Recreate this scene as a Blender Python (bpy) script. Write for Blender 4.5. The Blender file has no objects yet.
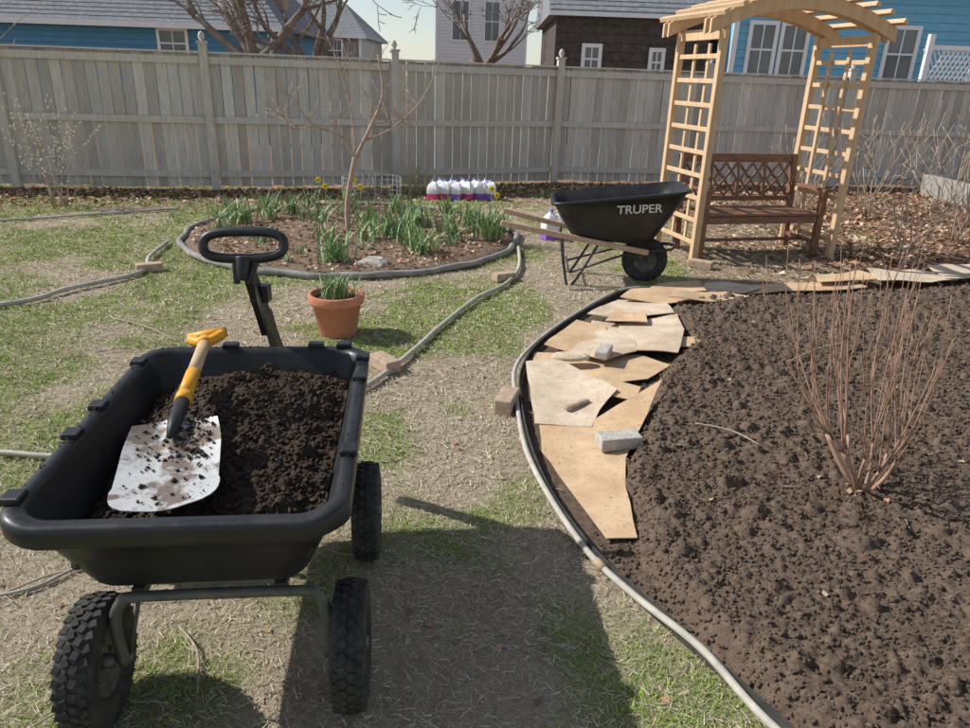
import bpy, math, random, bmesh
import numpy as np
from mathutils import Vector, Matrix
random.seed(7); rng=np.random.default_rng(7)
scene=bpy.context.scene
# ---------------------------------------------------------------- helpers
class NT:
    def __init__(s,name):
        s.m=bpy.data.materials.new(name); s.m.use_nodes=True; s.t=s.m.node_tree; s.t.nodes.clear()
        s.o=s.n('ShaderNodeOutputMaterial'); s.b=s.n('ShaderNodeBsdfPrincipled'); s.l(s.b.outputs[0],s.o.inputs[0])
    def n(s,t,**k):
        x=s.t.nodes.new(t)
        for a,v in k.items(): setattr(x,a,v)
        return x
    def l(s,a,b): s.t.links.new(a,b)
    def noise(s,scale,detail=4,rough=.6,vec=None,dist=0):
        x=s.n('ShaderNodeTexNoise'); x.inputs['Scale'].default_value=scale; x.inputs['Detail'].default_value=detail
        x.inputs['Roughness'].default_value=rough; x.inputs['Distortion'].default_value=dist
        if vec is None: vec=s.coord()
        s.l(vec,x.inputs['Vector']); return x.outputs['Fac']
    def coord(s):
        if not hasattr(s,'tc'): s.tc=s.n('ShaderNodeTexCoord')
        return s.tc.outputs['Object']
    def mapped(s,sc):
        mp=s.n('ShaderNodeMapping'); mp.inputs['Scale'].default_value=sc; s.l(s.coord(),mp.inputs['Vector']); return mp.outputs[0]
    def ramp(s,fac,stops):
        r=s.n('ShaderNodeValToRGB'); e=r.color_ramp.elements
        while len(e)<len(stops): e.new(.5)
        for i,(p,c) in enumerate(stops):
            e[i].position=p; e[i].color=(c[0],c[1],c[2],1) if hasattr(c,'__len__') else (c,c,c,1)
        s.l(fac,r.inputs[0]); return r.outputs[0]
    def mix(s,fac,a,b,mode='MIX'):
        x=s.n('ShaderNodeMix',data_type='RGBA',blend_type=mode)
        for sock,v in ((x.inputs[0],fac),(x.inputs[6],a),(x.inputs[7],b)):
            if hasattr(v,'is_output'): s.l(v,sock)
            elif hasattr(v,'__len__'): sock.default_value=(*v[:3],1)
            else: sock.default_value=v
        return x.outputs[2]
    def bump(s,h,strength=.5,dist=.01):
        b=s.n('ShaderNodeBump'); b.inputs['Strength'].default_value=strength; b.inputs['Distance'].default_value=dist
        s.l(h,b.inputs['Height']); s.l(b.outputs[0],s.b.inputs['Normal'])
    def col(s,c): s.l(c,s.b.inputs['Base Color'])
def simple(name,c1,c2,scale=8,rough=.8,bs=0.3,bscale=60,bd=.004,stretch=None,metal=0,spec=.3,contrast=(.3,.7)):
    t=NT(name); v=t.mapped(stretch) if stretch else None
    f=t.noise(scale,4,.65,v); t.col(t.ramp(f,[(contrast[0],c1),(contrast[1],c2)]))
    t.b.inputs['Roughness'].default_value=rough; t.b.inputs['Metallic'].default_value=metal
    t.b.inputs['Specular IOR Level'].default_value=spec
    if bs: t.bump(t.noise(bscale,3,.7,v),bs,bd)
    return t.m
def attrmat(name,rough=.8):
    t=NT(name); a=t.n('ShaderNodeAttribute',attribute_name='Col'); t.col(a.outputs['Color'])
    t.b.inputs['Roughness'].default_value=rough; t.b.inputs['Specular IOR Level'].default_value=.15
    return t.m
class B:
    def __init__(s,M=None): s.v=[];s.f=[];s.mi=[];s.sm=[];s.M=M or Matrix.Identity(4)
    def add(s,vs,fs,mi=0,sm=False):
        o=len(s.v); s.v+= [tuple(s.M@Vector(p)) for p in vs]
        for f in fs: s.f.append([i+o for i in f]); s.mi.append(mi); s.sm.append(sm)
    def box(s,c,d,mi=0,R=None):
        R=R or Matrix.Identity(3); c=Vector(c); vs=[]
        for z in(-.5,.5):
            for y in(-.5,.5):
                for x in(-.5,.5): vs.append(c+R@Vector((x*d[0],y*d[1],z*d[2])))
        s.add(vs,[(0,2,3,1),(4,5,7,6),(0,1,5,4),(2,6,7,3),(0,4,6,2),(1,3,7,5)],mi)
    def beam(s,p0,p1,w,h,mi=0,up=(0,0,1)):
        p0=Vector(p0);p1=Vector(p1);y=(p1-p0);L=y.length;y.normalize();u=Vector(up)
        x=y.cross(u)
        if x.length<1e-3: x=y.cross(Vector((0,1,0)))
        x.normalize(); z=x.cross(y)
        s.box((p0+p1)/2,(w,L,h),mi,Matrix((x,y,z)).transposed())
    def tube(s,pts,rad,n=8,mi=0,cap=True,closed=False):
        pts=[Vector(p) for p in pts]; N=len(pts)
        if not hasattr(rad,'__len__'): rad=[rad]*N
        vs=[];prev=None
        for i,p in enumerate(pts):
            if closed: d=pts[(i+1)%N]-pts[i-1]
            else: d=pts[min(i+1,N-1)]-pts[max(i-1,0)]
            d.normalize()
            if prev is None:
                a=Vector((0,0,1)) if abs(d.z)<.9 else Vector((1,0,0)); x=d.cross(a).normalized()
            else:
                x=(prev-d*prev.dot(d)).normalized()
            prev=x;y=d.cross(x)
            for k in range(n):
                t=2*math.pi*k/n; vs.append(p+(x*math.cos(t)+y*math.sin(t))*rad[i])
        fs=[]
        for i in range(N if closed else N-1):
            j=(i+1)%N
            for k in range(n): fs.append((i*n+k,i*n+(k+1)%n,j*n+(k+1)%n,j*n+k))
        if cap and not closed: fs+= [tuple(range(n))[::-1],tuple(range((N-1)*n,N*n))]
        s.add(vs,fs,mi,True)
    def lathe(s,prof,c,axis='z',n=32,mi=0,sm=True,closed=False,R=None):
        vs=[];c=Vector(c)
        for r,h in prof:
            for k in range(n):
                t=2*math.pi*k/n;a,b=r*math.cos(t),r*math.sin(t)
                p={'z':(a,b,h),'x':(h,a,b),'y':(b,h,a)}[axis]
                p=Vector(p)
                if R: p=R@p
                vs.append(c+p)
        fs=[];P=len(prof)
        for i in range(P if closed else P-1):
            j=(i+1)%P
            for k in range(n): fs.append((i*n+k,i*n+(k+1)%n,j*n+(k+1)%n,j*n+k))
        s.add(vs,fs,mi,sm)
    def loft(s,secs,mi=0,sm=True,cap0=True,cap1=True):
        n=len(secs[0]);vs=[p for q in secs for p in q];fs=[]
        for i in range(len(secs)-1):
            for k in range(n): fs.append((i*n+k,i*n+(k+1)%n,(i+1)*n+(k+1)%n,(i+1)*n+k))
        s.add(vs,fs,mi,sm)
        if cap0: s.add(secs[0],[tuple(range(n))[::-1]],mi)
        if cap1: s.add(secs[-1],[tuple(range(n))],mi)
    def obj(s,name,mats,parent=None,bevel=0):
        me=bpy.data.meshes.new(name); me.from_pydata(s.v,[],s.f)
        for m in mats: me.materials.append(m)
        me.polygons.foreach_set('material_index',s.mi); me.polygons.foreach_set('use_smooth',s.sm); me.update()
        o=bpy.data.objects.new(name,me); scene.collection.objects.link(o)
        if parent: o.parent=parent
        if bevel:
            b=o.modifiers.new('bevel','BEVEL');b.width=bevel;b.segments=2;b.limit_method='ANGLE';b.angle_limit=math.radians(40)
        return o
def empty(name):
    o=bpy.data.objects.new(name,None); scene.collection.objects.link(o); return o
def TR(x,y,z=0,a=0): return Matrix.Translation((x,y,z))@Matrix.Rotation(math.radians(a),4,'Z')
def npmesh(name,V,Fc,nper,mat,col=None,smooth=False,parent=None):
    me=bpy.data.meshes.new(name); nv=len(V); nf=len(Fc)
    me.vertices.add(nv); me.vertices.foreach_set('co',np.asarray(V,dtype=np.float32).ravel())
    me.loops.add(nf*nper); me.loops.foreach_set('vertex_index',np.asarray(Fc,dtype=np.int32).ravel())
    me.polygons.add(nf); me.polygons.foreach_set('loop_start',np.arange(0,nf*nper,nper,dtype=np.int32))
    me.polygons.foreach_set('loop_total',np.full(nf,nper,dtype=np.int32))
    if smooth: me.polygons.foreach_set('use_smooth',np.ones(nf,dtype=bool))
    me.update(calc_edges=True); me.validate()
    if col is not None:
        a=me.color_attributes.new('Col','FLOAT_COLOR','POINT'); c=np.ones((nv,4),dtype=np.float32); c[:,:3]=col
        a.data.foreach_set('color',c.ravel())
    me.materials.append(mat); o=bpy.data.objects.new(name,me); scene.collection.objects.link(o)
    if parent: o.parent=parent
    return o
TBL=rng.random((256,256)); T2=rng.random((256,256)); T3=rng.random((256,256))
def vn(x,y):
    xi=np.floor(x).astype(int);yi=np.floor(y).astype(int);fx=x-xi;fy=y-yi
    fx=fx*fx*(3-2*fx);fy=fy*fy*(3-2*fy);a=lambda i,j:TBL[(xi+i)%256,(yi+j)%256]
    return (a(0,0)*(1-fx)+a(1,0)*fx)*(1-fy)+(a(0,1)*(1-fx)+a(1,1)*fx)*fy
def fbm(x,y,o=4):
    s=0;A=0;a=1
    for i in range(o): s=s+a*vn(x*2**i+17.3*i,y*2**i+5.1*i);A+=a;a*=.5
    return s/A
def clods(x,y,cell,r0,r1,off=0,dens=1.):
    X=x/cell+off;Y=y/cell+off*1.7;xi=np.floor(X).astype(int);yi=np.floor(Y).astype(int);h=np.zeros_like(x)
    for i in(-1,0,1):
        for j in(-1,0,1):
            a=(xi+i)%256;b=(yi+j)%256
            cx=xi+i+TBL[a,b];cy=yi+j+T2[a,b];q=T3[a,b];r=(r0+(r1-r0)*q**2)/cell
            r=np.where(T2[b,a]<dens,r,0)
            d2=(X-cx)**2+(Y-cy)**2
            h=np.maximum(h,np.sqrt(np.maximum(r*r-d2,0))*cell)
    return h
def sst(a,b,x):
    t=np.clip((x-a)/(b-a),0,1);return t*t*(3-2*t)
def sdpoly(x,y,P):
    P=np.array(P);d=np.full(x.shape,1e9);ins=np.zeros(x.shape,bool)
    for i in range(len(P)):
        a=P[i];b=P[(i+1)%len(P)];e=b-a
        t=np.clip(((x-a[0])*e[0]+(y-a[1])*e[1])/(e@e),0,1)
        d=np.minimum(d,np.hypot(x-a[0]-t*e[0],y-a[1]-t*e[1]))
        c=((a[1]>y)!=(b[1]>y)); 
        xx=a[0]+(y-a[1])*e[0]/(e[1] if e[1]!=0 else 1e-9)
        ins^=c&(x<xx)
    return np.where(ins,d,-d)
def smoothpath(pts,k=6):
    P=[Vector(p) for p in pts];out=[]
    for i in range(len(P)-1):
        a=P[max(i-1,0)];b=P[i];c=P[i+1];d=P[min(i+2,len(P)-1)]
        for j in range(k):
            t=j/k
            out.append(.5*((2*b)+(c-a)*t+(2*a-5*b+4*c-d)*t*t+(3*b-a-3*c+d)*t**3))
    out.append(P[-1]);return out
# ---------------------------------------------------------------- camera
th=math.atan(289/728);ro=math.radians(2);c,s=math.cos(th),math.sin(th)
Rv=Vector((math.cos(ro),math.sin(ro)*s,math.sin(ro)*c));Uv=Vector((-math.sin(ro),math.cos(ro)*s,math.cos(ro)*c));Fv=Vector((0,c,-s))
cam=bpy.data.cameras.new('camera');cam.lens=36*728/970;cam.sensor_width=36;cam.clip_end=1000;cam.clip_start=.02
co=bpy.data.objects.new('camera',cam);scene.collection.objects.link(co)
co.matrix_world=Matrix(((Rv.x,Uv.x,-Fv.x,0),(Rv.y,Uv.y,-Fv.y,0),(Rv.z,Uv.z,-Fv.z,1.6),(0,0,0,1)))
scene.camera=co
# ---------------------------------------------------------------- light
sd=Vector((-1.18,.22,1)).normalized();el=math.asin(sd.z);az=math.atan2(sd.x,sd.y)
w=bpy.data.worlds.new('World');scene.world=w;w.use_nodes=True;nt=w.node_tree
sky=nt.nodes.new('ShaderNodeTexSky');sky.sky_type='NISHITA';sky.sun_disc=False;sky.sun_elevation=el;sky.sun_rotation=az
sky.dust_density=.3;sky.air_density=1.0;sky.ozone_density=2.0
hs=nt.nodes.new('ShaderNodeHueSaturation');hs.inputs['Saturation'].default_value=.6;nt.links.new(sky.outputs[0],hs.inputs['Color'])
bg=nt.nodes['Background'];nt.links.new(hs.outputs[0],bg.inputs[0]);bg.inputs[1].default_value=.125
L=bpy.data.lights.new('sun','SUN');L.energy=5;L.angle=math.radians(.5);L.color=(1,.985,.95)
lo=bpy.data.objects.new('sun',L);scene.collection.objects.link(lo);lo.rotation_euler=(-sd).to_track_quat('-Z','Y').to_euler()
scene.view_settings.view_transform='Standard';scene.view_settings.look='None';scene.view_settings.exposure=0
# ---------------------------------------------------------------- regions
EDGE=[(1.75,5.86),(1.41,5.76),(1.05,5.57),(.63,4.94),(.31,4.3),(.19,3.83),(.18,3.4),(.21,2.93),(.28,2.52),(.40,2.17),(.53,1.93),(.67,1.69),(.80,1.46),(.98,1.12),(1.3,.6)]
FARB=[(8,7.3),(4.4,6.3),(2.8,5.82),(1.9,5.62)]
BED=EDGE+[(8,.3)]+FARB
SOIL=[(1.32,.6),(1.0,1.12),(.84,1.46),(.71,1.71),(.6,1.98),(.54,2.2),(.60,2.42),(.57,2.65),(.70,3.0),(.86,3.5),(.97,3.9),(1.28,4.35),(1.3,4.8),(1.36,5.2),(1.75,5.45),(2.8,5.72),(4.4,6.2),(8,7.2),(8,.3)]
CC=(-1.4,7.55);CR=(1.68,1.76)
def green(x,y):
    g=fbm(x*1.3+3,y*1.3+9,5)
    bias=.09*sst(4.0,7,y)*sst(1.0,-1.,x)+.05*sst(-1.,-2.5,x)-.05*sst(.9,0.,np.hypot(x+.05,(y-3.2)*.5)) + .10*sst(.6,0,np.hypot(x+.85,y-1.7))+.09*sst(.9,0,np.hypot(x+.2,(y-5.3)*.6))
    bias=bias-.2*sst(1.6,2.4,x)-.06*sst(1.0,.2,np.hypot(x+2.0,y-3.8))
    return sst(.44,.62,g+bias)
# ---------------------------------------------------------------- ground
def axis(lo,hi,st,far):
    a=np.arange(lo,hi+1e-6,st);e=[];d=st
    x=hi
    while x<far: d*=1.35;x+=d;e.append(x)
    f=[];d=st;x=lo
    while x>-far: d*=1.35;x-=d;f.append(x)
    return np.array(f[::-1]+list(a)+e)
xs=axis(-8,9,.06,250);ys=axis(0,15,.06,250)
GX,GY=np.meshgrid(xs,ys);nx,ny=len(xs),len(ys)
gz=np.where((GX>-8)&(GX<9)&(GY<15)&(GY>0),0.006*(fbm(GX*3,GY*3,3)-.9),-.004)
idx=np.arange(nx*ny).reshape(ny,nx);Fg=np.stack([idx[:-1,:-1],idx[:-1,1:],idx[1:,1:],idx[1:,:-1]],-1).reshape(-1,4)
gm=green(GX,GY)
leafy=np.clip(sst(9.0,10.6,GY-.25*GX)+sst(3.3,4.6,GX)*sst(5.8,6.6,GY)+.8*sst(1.5,2.2,GX)*sst(5.7,6.2,GY),0,1)
colg=np.stack([gm.ravel(),leafy.ravel(),np.zeros(nx*ny)],-1)
t=NT('lawn_ground');a=t.n('ShaderNodeAttribute',attribute_name='Col');sp=t.n('ShaderNodeSeparateColor');t.l(a.outputs['Color'],sp.inputs[0])
f1=t.noise(22,6,.75);f2=t.noise(90,4,.8);f3=t.noise(1.6,4,.6)
straw=t.ramp(f1,[(.28,(.29,.22,.145)),(.5,(.52,.42,.295)),(.72,(.72,.61,.45))])
straw=t.mix(.45,straw,t.ramp(f2,[(.3,(.17,.125,.08)),(.7,(.78,.67,.49))]))
straw=t.mix(t.ramp(f3,[(.35,0.),(.65,.45)]),straw,(.40,.315,.215))
gr=t.ramp(f2,[(.3,(.11,.15,.03)),(.7,(.33,.41,.10))])
mg=t.n('ShaderNodeMath',operation='MULTIPLY');mg.inputs[1].default_value=.65;t.l(sp.outputs[0],mg.inputs[0])
cc=t.mix(mg.outputs[0],straw,gr)
cc=t.mix(sp.outputs[1],cc,t.ramp(f1,[(.3,(.14,.085,.05)),(.7,(.44,.29,.19))]))
t.col(cc);t.b.inputs['Roughness'].default_value=.95;t.b.inputs['Specular IOR Level'].default_value=.1
t.bump(f2,.9,.02)
npmesh('ground',np.stack([GX.ravel(),GY.ravel(),gz.ravel()],-1),Fg,4,t.m,colg,True)
# ---------------------------------------------------------------- soil
def soilmat(name,k=1.):
    t=NT(name);f=t.noise(45,5,.75);f2=t.noise(2.2,3,.6)
    a=t.ramp(f,[(.3,(.060*k,.040*k,.028*k)),(.55,(.145*k,.102*k,.073*k)),(.78,(.26*k,.2*k,.15*k))])
    t.col(t.mix(t.ramp(f2,[(.35,0.),(.7,.5)]),a,(.17*k,.124*k,.092*k)))
    t.b.inputs['Roughness'].default_value=.95;t.b.inputs['Specular IOR Level'].default_value=.15
    t.bump(t.noise(190,4,.8),.7,.005);return t.m
m_soil=soilmat('dark_soil',1.0);m_soil2=soilmat('wet_compost',.5)
def clodsum(x,y,k=1):
    wx=x+.02*(fbm(x*22,y*22,2)-.5);wy=y+.02*(fbm(x*22+40,y*22+9,2)-.5)
    h=clods(wx,wy,.19,.015,.06,3,.5)*.55
    h=np.maximum(h,clods(wx,wy,.085,.012,.036,11,.75)*.9)
    h=h+.85*clods(wx,wy,.036,.006,.017,23,.9)+.5*clods(x,y,.017,.003,.008,31)+.014*(fbm(x*30,y*30,3)-.5)
    return h*k
def soilgrid(name,xs,ys,fn,mat):
    X,Y=np.meshgrid(xs,ys);Z=fn(X,Y);ny,nx=X.shape;idx=np.arange(nx*ny).reshape(ny,nx)
    F=np.stack([idx[:-1,:-1],idx[:-1,1:],idx[1:,1:],idx[1:,:-1]],-1).reshape(-1,4)
    zf=Z.ravel();keep=(zf[F].max(axis=1)>-.01);F=F[keep]
    used=np.unique(F);mp=-np.ones(nx*ny,int);mp[used]=np.arange(len(used))
    V=np.stack([X.ravel(),Y.ravel(),zf],-1)[used]
    return npmesh(name,V,mp[F],4,mat,None,True)
def nonuni(a,b,d0,d1):
    out=[a];x=a
    while x<b:
        tt=(x-a)/(b-a);x+=d0+(d1-d0)*tt;out.append(x)
    return np.array(out)
def soilz(X,Y):
    db=sdpoly(X,Y,BED)+.03*(fbm(X*9,Y*9,3)-.5);ds=sdpoly(X,Y,SOIL)+.10*(fbm(X*6+3,Y*6,3)-.5)
    cl=clodsum(X,Y)
    low=sst(.0,.04,db)*(.006+.22*cl)-.02*(1-sst(0,.04,db))
    hi=sst(-.01,.10,ds)
    return low+hi*(.042+.06*fbm(X*1.6,Y*1.6,3)+cl*.95)
bedsoil=soilgrid('garden_bed_soil',nonuni(.12,7.6,.008,.022),nonuni(.7,7.1,.0072,.016),soilz,m_soil)
def heights(x,y): return soilz(np.array([float(x)]),np.array([float(y)]))[0]
OCT=np.array([(1,0,0),(-1,0,0),(0,1,0),(0,-1,0),(0,0,1),(0,0,-1)],float)
OF=np.array([(0,2,4),(2,1,4),(1,3,4),(3,0,4),(2,0,5),(1,2,5),(3,1,5),(0,3,5)])
def crumbs(name,x,y,z,r,mat,parent=None):
    m=len(x);V=OCT[None]*rng.uniform(.55,1.25,(m,6,1))+rng.normal(0,.22,(m,6,3));a=rng.uniform(0,6.28,m);ca,sa=np.cos(a)[:,None],np.sin(a)[:,None]
    X_=V[...,0]*ca-V[...,1]*sa;Y_=V[...,0]*sa+V[...,1]*ca;V=np.stack([X_,Y_,V[...,2]*.8],-1)*r[:,None,None]+np.stack([x,y,z+r*.3],-1)[:,None,:]
    F=(OF[None]+np.arange(m)[:,None,None]*6).reshape(-1,3)
    return npmesh(name,V.reshape(-1,3),F,3,mat,None,True,parent)
cx=[];cy=[];cr=[]
for x0,x1,y0,y1,n,r0,r1 in [(.3,2.6,1.0,2.8,30000,.0025,.012),(.3,4.2,2.8,4.5,26000,.0035,.016),(.8,6.5,4.5,6.6,16000,.005,.02)]:
    x=rng.uniform(x0,x1,n);y=rng.uniform(y0,y1,n);ok=sdpoly(x,y,SOIL)>-.05-.1*rng.random(n)**3
    ok&=sdpoly(x,y,BED)>.03;x,y=x[ok],y[ok];cx.append(x);cy.append(y);cr.append(r0+(r1-r0)*rng.random(len(x))**3)
cx=np.concatenate(cx);cy=np.concatenate(cy);cr=np.concatenate(cr)
crumbs('soil_crumbs',cx,cy,soilz(cx,cy),cr,m_soil,bedsoil)
# ---------------------------------------------------------------- blades & leaves
mat_blade=attrmat('dry_and_green_grass',.85);mat_leaf=attrmat('dead_leaves',.75)
def blades(name,parts):
    Vs=[];Cs=[]
    for (x,y,ang,ln,wd,zt,col,z0) in parts:
        dx,dy=np.cos(ang),np.sin(ang)
        hor=np.sqrt(np.maximum(ln**2-zt**2,1e-6))
        b=np.stack([x-dy*wd/2,y+dx*wd/2,z0],-1);b2=np.stack([x+dy*wd/2,y-dx*wd/2,z0+wd*.4],-1)
        tp=np.stack([x+dx*hor,y+dy*hor,z0+zt],-1)
        Vs.append(np.stack([b,b2,tp],1).reshape(-1,3));Cs.append(np.repeat(col,3,axis=0))
    V=np.concatenate(Vs);C=np.concatenate(Cs);F=np.arange(len(V)).reshape(-1,3)
    return npmesh(name,V,F,3,mat_blade,C)
def region_ok(x,y):
    e=((x-CC[0])/CR[0])**2+((y-CC[1])/CR[1])**2>1
    return e&(sdpoly(x,y,BED)<-.005)
parts=[]
zones=[(-2.3,1.0,1.1,2.6,60000,.0026,.032),(-3.5,1.6,2.6,4.6,64000,.0038,.040),(-5.4,3.2,4.6,7.5,60000,.006,.05),(-8,4.5,7.5,12,48000,.009,.065)]
for x0,x1,y0,y1,n,wd,ln in zones:
    x=rng.uniform(x0,x1,n);y=rng.uniform(y0,y1,n);ok=region_ok(x,y)&(rng.random(n)<.2+.85*fbm(x*4,y*4,3));x,y=x[ok],y[ok];m=len(x)
    l=ln*rng.uniform(.4,1.5,m);q=rng.random((m,1))
    col=(np.array([.34,.26,.165])*(1-q)+np.array([.82,.71,.53])*q)*rng.uniform(.7,1.08,(m,1))
    parts.append((x,y,rng.uniform(0,6.28,m),l,wd*rng.uniform(.6,1.3,m),l*rng.uniform(0,.3,m),col,rng.uniform(0,.006,m)))
    n2=int(n*1.7);x=rng.uniform(x0,x1,n2);y=rng.uniform(y0,y1,n2)
    gq=green(x,y)*(.3+1.1*sst(.4,.65,fbm(x*9,y*9,3)));ok=region_ok(x,y)&(rng.random(n2)<gq*.85+.03);x,y=x[ok],y[ok];m=len(x)
    l=ln*rng.uniform(.35,1.0,m);q=rng.random((m,1))
    col=(np.array([.13,.21,.035])*(1-q)+np.array([.40,.50,.11])*q)
    parts.append((x,y,rng.uniform(0,6.28,m),l,wd*rng.uniform(.7,1.3,m),l*rng.uniform(.25,.75,m),col,np.zeros(m)))
blades('grass',parts)
def leaves(name,x,y,z,size,pal,flat=.35):
    m=len(x);a=rng.uniform(0,6.28,m);d=np.stack([np.cos(a),np.sin(a),rng.normal(0,flat,m)],-1);d/=np.linalg.norm(d,axis=1,keepdims=True)
    sdir=np.stack([-np.sin(a),np.cos(a),rng.normal(0,flat,m)],-1);P=np.stack([x,y,z+size*.15],-1);s_=size[:,None]
    up=np.zeros((m,3));up[:,2]=1
    V=np.stack([P-d*s_*.5,P-d*s_*.1+sdir*s_*.33+up*s_*rng.uniform(0,.35,(m,1)),P+d*s_*.5+up*s_*.1,P-d*s_*.1-sdir*s_*.33+up*s_*rng.uniform(0,.35,(m,1))],1).reshape(-1,3)
    V[:,2]=np.maximum(V[:,2],.002)
    i=np.arange(m)*4;F=np.concatenate([np.stack([i,i+1,i+2],-1),np.stack([i,i+2,i+3],-1)])
    pal=np.array(pal);C=pal[rng.integers(0,len(pal),m)]*rng.uniform(.6,1.25,(m,1))
    return npmesh(name,V,F,3,mat_leaf,np.repeat(C,4,axis=0))
pal=[(.38,.22,.13),(.50,.34,.21),(.25,.15,.09),(.62,.47,.33),(.41,.21,.13)]
FP=[(-13.6,9.1),(-11.2,9.25),(-8.74,9.45),(-6.27,9.79),(-3.79,10.2),(-1.42,10.96),(1.0,12.12),(3.4,12.5),(5.8,12.85),(8.2,13.15),(10.6,13.45),(13.,13.75)]
fx=np.array([p[0] for p in FP]);fy=np.array([p[1] for p in FP])
n=9000;x=rng.uniform(-8,9,n);y=np.interp(x,fx,fy)-.05-np.abs(rng.normal(0,.6,n));X1,Y1=x,y
n=13000;x=rng.uniform(2.2,9,n);y=rng.uniform(6.0,12.5,n);ok=(sdpoly(x,y,BED)<-.05)&(rng.random(n)<sst(2.5,4.2,x)+.12);X2,Y2=x[ok],y[ok]
n=1100;x=rng.uniform(-5,2,n);y=rng.uniform(1.3,9.5,n);ok=region_ok(x,y);X3,Y3=x[ok],y[ok]
X=np.concatenate([X1,X2,X3]);Y=np.concatenate([Y1,Y2,Y3])
sz=rng.uniform(.03,.085,len(X));sz[-len(X3):]*=.45
leaves('leaf_litter',X,Y,np.zeros(len(X)),sz,pal)
n=2800;a=rng.uniform(0,6.28,n);r=np.sqrt(rng.random(n))*.95;x=CC[0]+CR[0]*r*np.cos(a);y=CC[1]+CR[1]*r*np.sin(a)
leaves('flower_bed_leaves',x,y,np.full(n,.05),rng.uniform(.02,.06,n),pal)
n=110;x=rng.uniform(.9,4.5,n);y=rng.uniform(1.4,6,n);ok=sdpoly(x,y,SOIL)>.05;x,y=x[ok],y[ok]
leaves('fallen_leaves',x,y,soilz(x,y)+.004,rng.uniform(.012,.04,len(x)),[(.4,.28,.17),(.5,.4,.3),(.3,.16,.09)])
m_twig=simple('twig_bark',(.25,.19,.14),(.52,.43,.33),30)
b=B()
for i in range(120):
    x,y=random.uniform(-2.6,.3),random.uniform(1.3,5.5);a=random.uniform(0,6.28);l=random.uniform(.04,.22)
    p=[Vector((x+math.cos(a)*l*t_+random.gauss(0,l*.05),y+math.sin(a)*l*t_+random.gauss(0,l*.05),.008+random.uniform(0,.01))) for t_ in (0,.33,.66,1)]
    b.tube(smoothpath(p,3),random.uniform(.0012,.0028),5)
for i in range(45):
    x,y=random.uniform(.8,3.4),random.uniform(1.4,5.2);a=random.uniform(0,6.28);l=random.uniform(.03,.13);z=heights(x,y)+.012
    if z<.03: continue
    b.tube([(x,y,z),(x+math.cos(a)*l*.5,y+math.sin(a)*l*.5,z+.008),(x+math.cos(a)*l,y+math.sin(a)*l,z)],random.uniform(.001,.002),5)
for (x0,y0,x1,y1) in [(-1.52,1.86,-1.36,2.0),(1.75,4.0,2.3,4.3),(1.0,3.1,1.25,2.9),(-2.5,4.6,-1.9,4.2),(-.9,1.75,-.75,1.5)]:
    z0=heights(x0,y0) if x0>.2 else 0;z1=heights(x1,y1) if x1>.2 else 0
    b.tube(smoothpath([(x0,y0,z0+.012),((x0+x1)/2+.02,(y0+y1)/2+.02,max(z0,z1)+.02),(x1,y1,z1+.012)],5),.0035,6)
b.obj('fallen_twigs',[m_twig])
# ---------------------------------------------------------------- bed edging & hose
m_hose=simple('weathered_grey_hose',(.36,.335,.28),(.55,.51,.43),14,.65)
m_edge=simple('black_plastic_edging',(.04,.04,.037),(.09,.085,.075),20,.6)
b=B();pts=smoothpath([(p[0]-.012+.008*math.sin(i*2.7),p[1],.042+.012*math.sin(i*2.1)) for i,p in enumerate(EDGE[1:])],8);b.tube(pts,.0122,10)
for i in (9,38,66): b.tube([pts[i]+(pts[i+1]-pts[i])*-.6,pts[i+1]],.016,10,1)
b.obj('garden_hose',[m_hose,simple('hose_fitting',(.35,.25,.15),(.5,.4,.28),10)])
b=B()
e=smoothpath([(p[0]+.014,p[1],0) for p in EDGE[1:]],8)
for i in range(len(e)-1):
    b.beam(e[i]+Vector((0,0,.010)),e[i+1]+Vector((0,0,.010)),.006,.075)
b.obj('bed_edging',[m_edge])
def hose(pts,r=.016,name='garden_hose'):
    b=B();b.tube(smoothpath(pts,8),r,10);return b.obj(name,[m_hose])
hose([(-4.6,4.2,.03),(-3.35,4.76,.025),(-3.10,5.19,.03),(-2.82,5.72,.025),(-2.95,6.2,.04),(-3.05,6.8,.03)],.017)
hose([(-.72,3.52,.03),(-.60,3.66,.025),(-.42,4.2,.03),(-.31,4.62,.025),(-.08,5.3,.03),(.14,5.74,.025),(.27,6.3,.03),(.29,7.12,.03)],.016)
hose([(-3,2.6,.02),(-2.4,2.72,.02),(-2.08,2.75,.02),(-1.81,2.74,.02),(-1.6,2.85,.02)],.012)
hose([(-6.6,7.2,.02),(-5.14,7.59,.02),(-4.4,8.1,.02),(-3.66,8.62,.02)],.013)
hose([(-2.2,1.68,.012),(-1.52,1.86,.012),(-1.36,2.0,.012),(-1.2,2.2,.012)],.006)
# ---------------------------------------------------------------- bricks and blocks
m_brick=simple('old_brick',(.34,.235,.165),(.54,.41,.30),25,.95,.6,80)
m_conc=simple('concrete_block',(.38,.35,.30),(.60,.55,.48),25,.95,.8,70,.01)
def brick(x,y,z,a,d,m,name='brick'):
    b=B(TR(x,y,z,a));b.box((0,0,d[2]/2),d);return b.obj(name,[m],bevel=.008)
brick(.12,3.42,0,75,(.2,.09,.085),m_brick);brick(-2.80,5.85,0,30,(.2,.1,.07),m_brick);brick(-.58,3.9,0,-50,(.2,.1,.075),m_brick)
brick(.62,2.96,.045,14,(.2,.095,.06),m_conc);brick(.70,4.05,.075,70,(.16,.08,.05),m_conc);brick(.13,5.95,0,30,(.18,.1,.07),m_brick)
brick(1.97,6.65,0,-30,(.22,.1,.07),m_brick);brick(.47,3.35,.06,40,(.17,.03,.02),m_brick)
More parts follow.
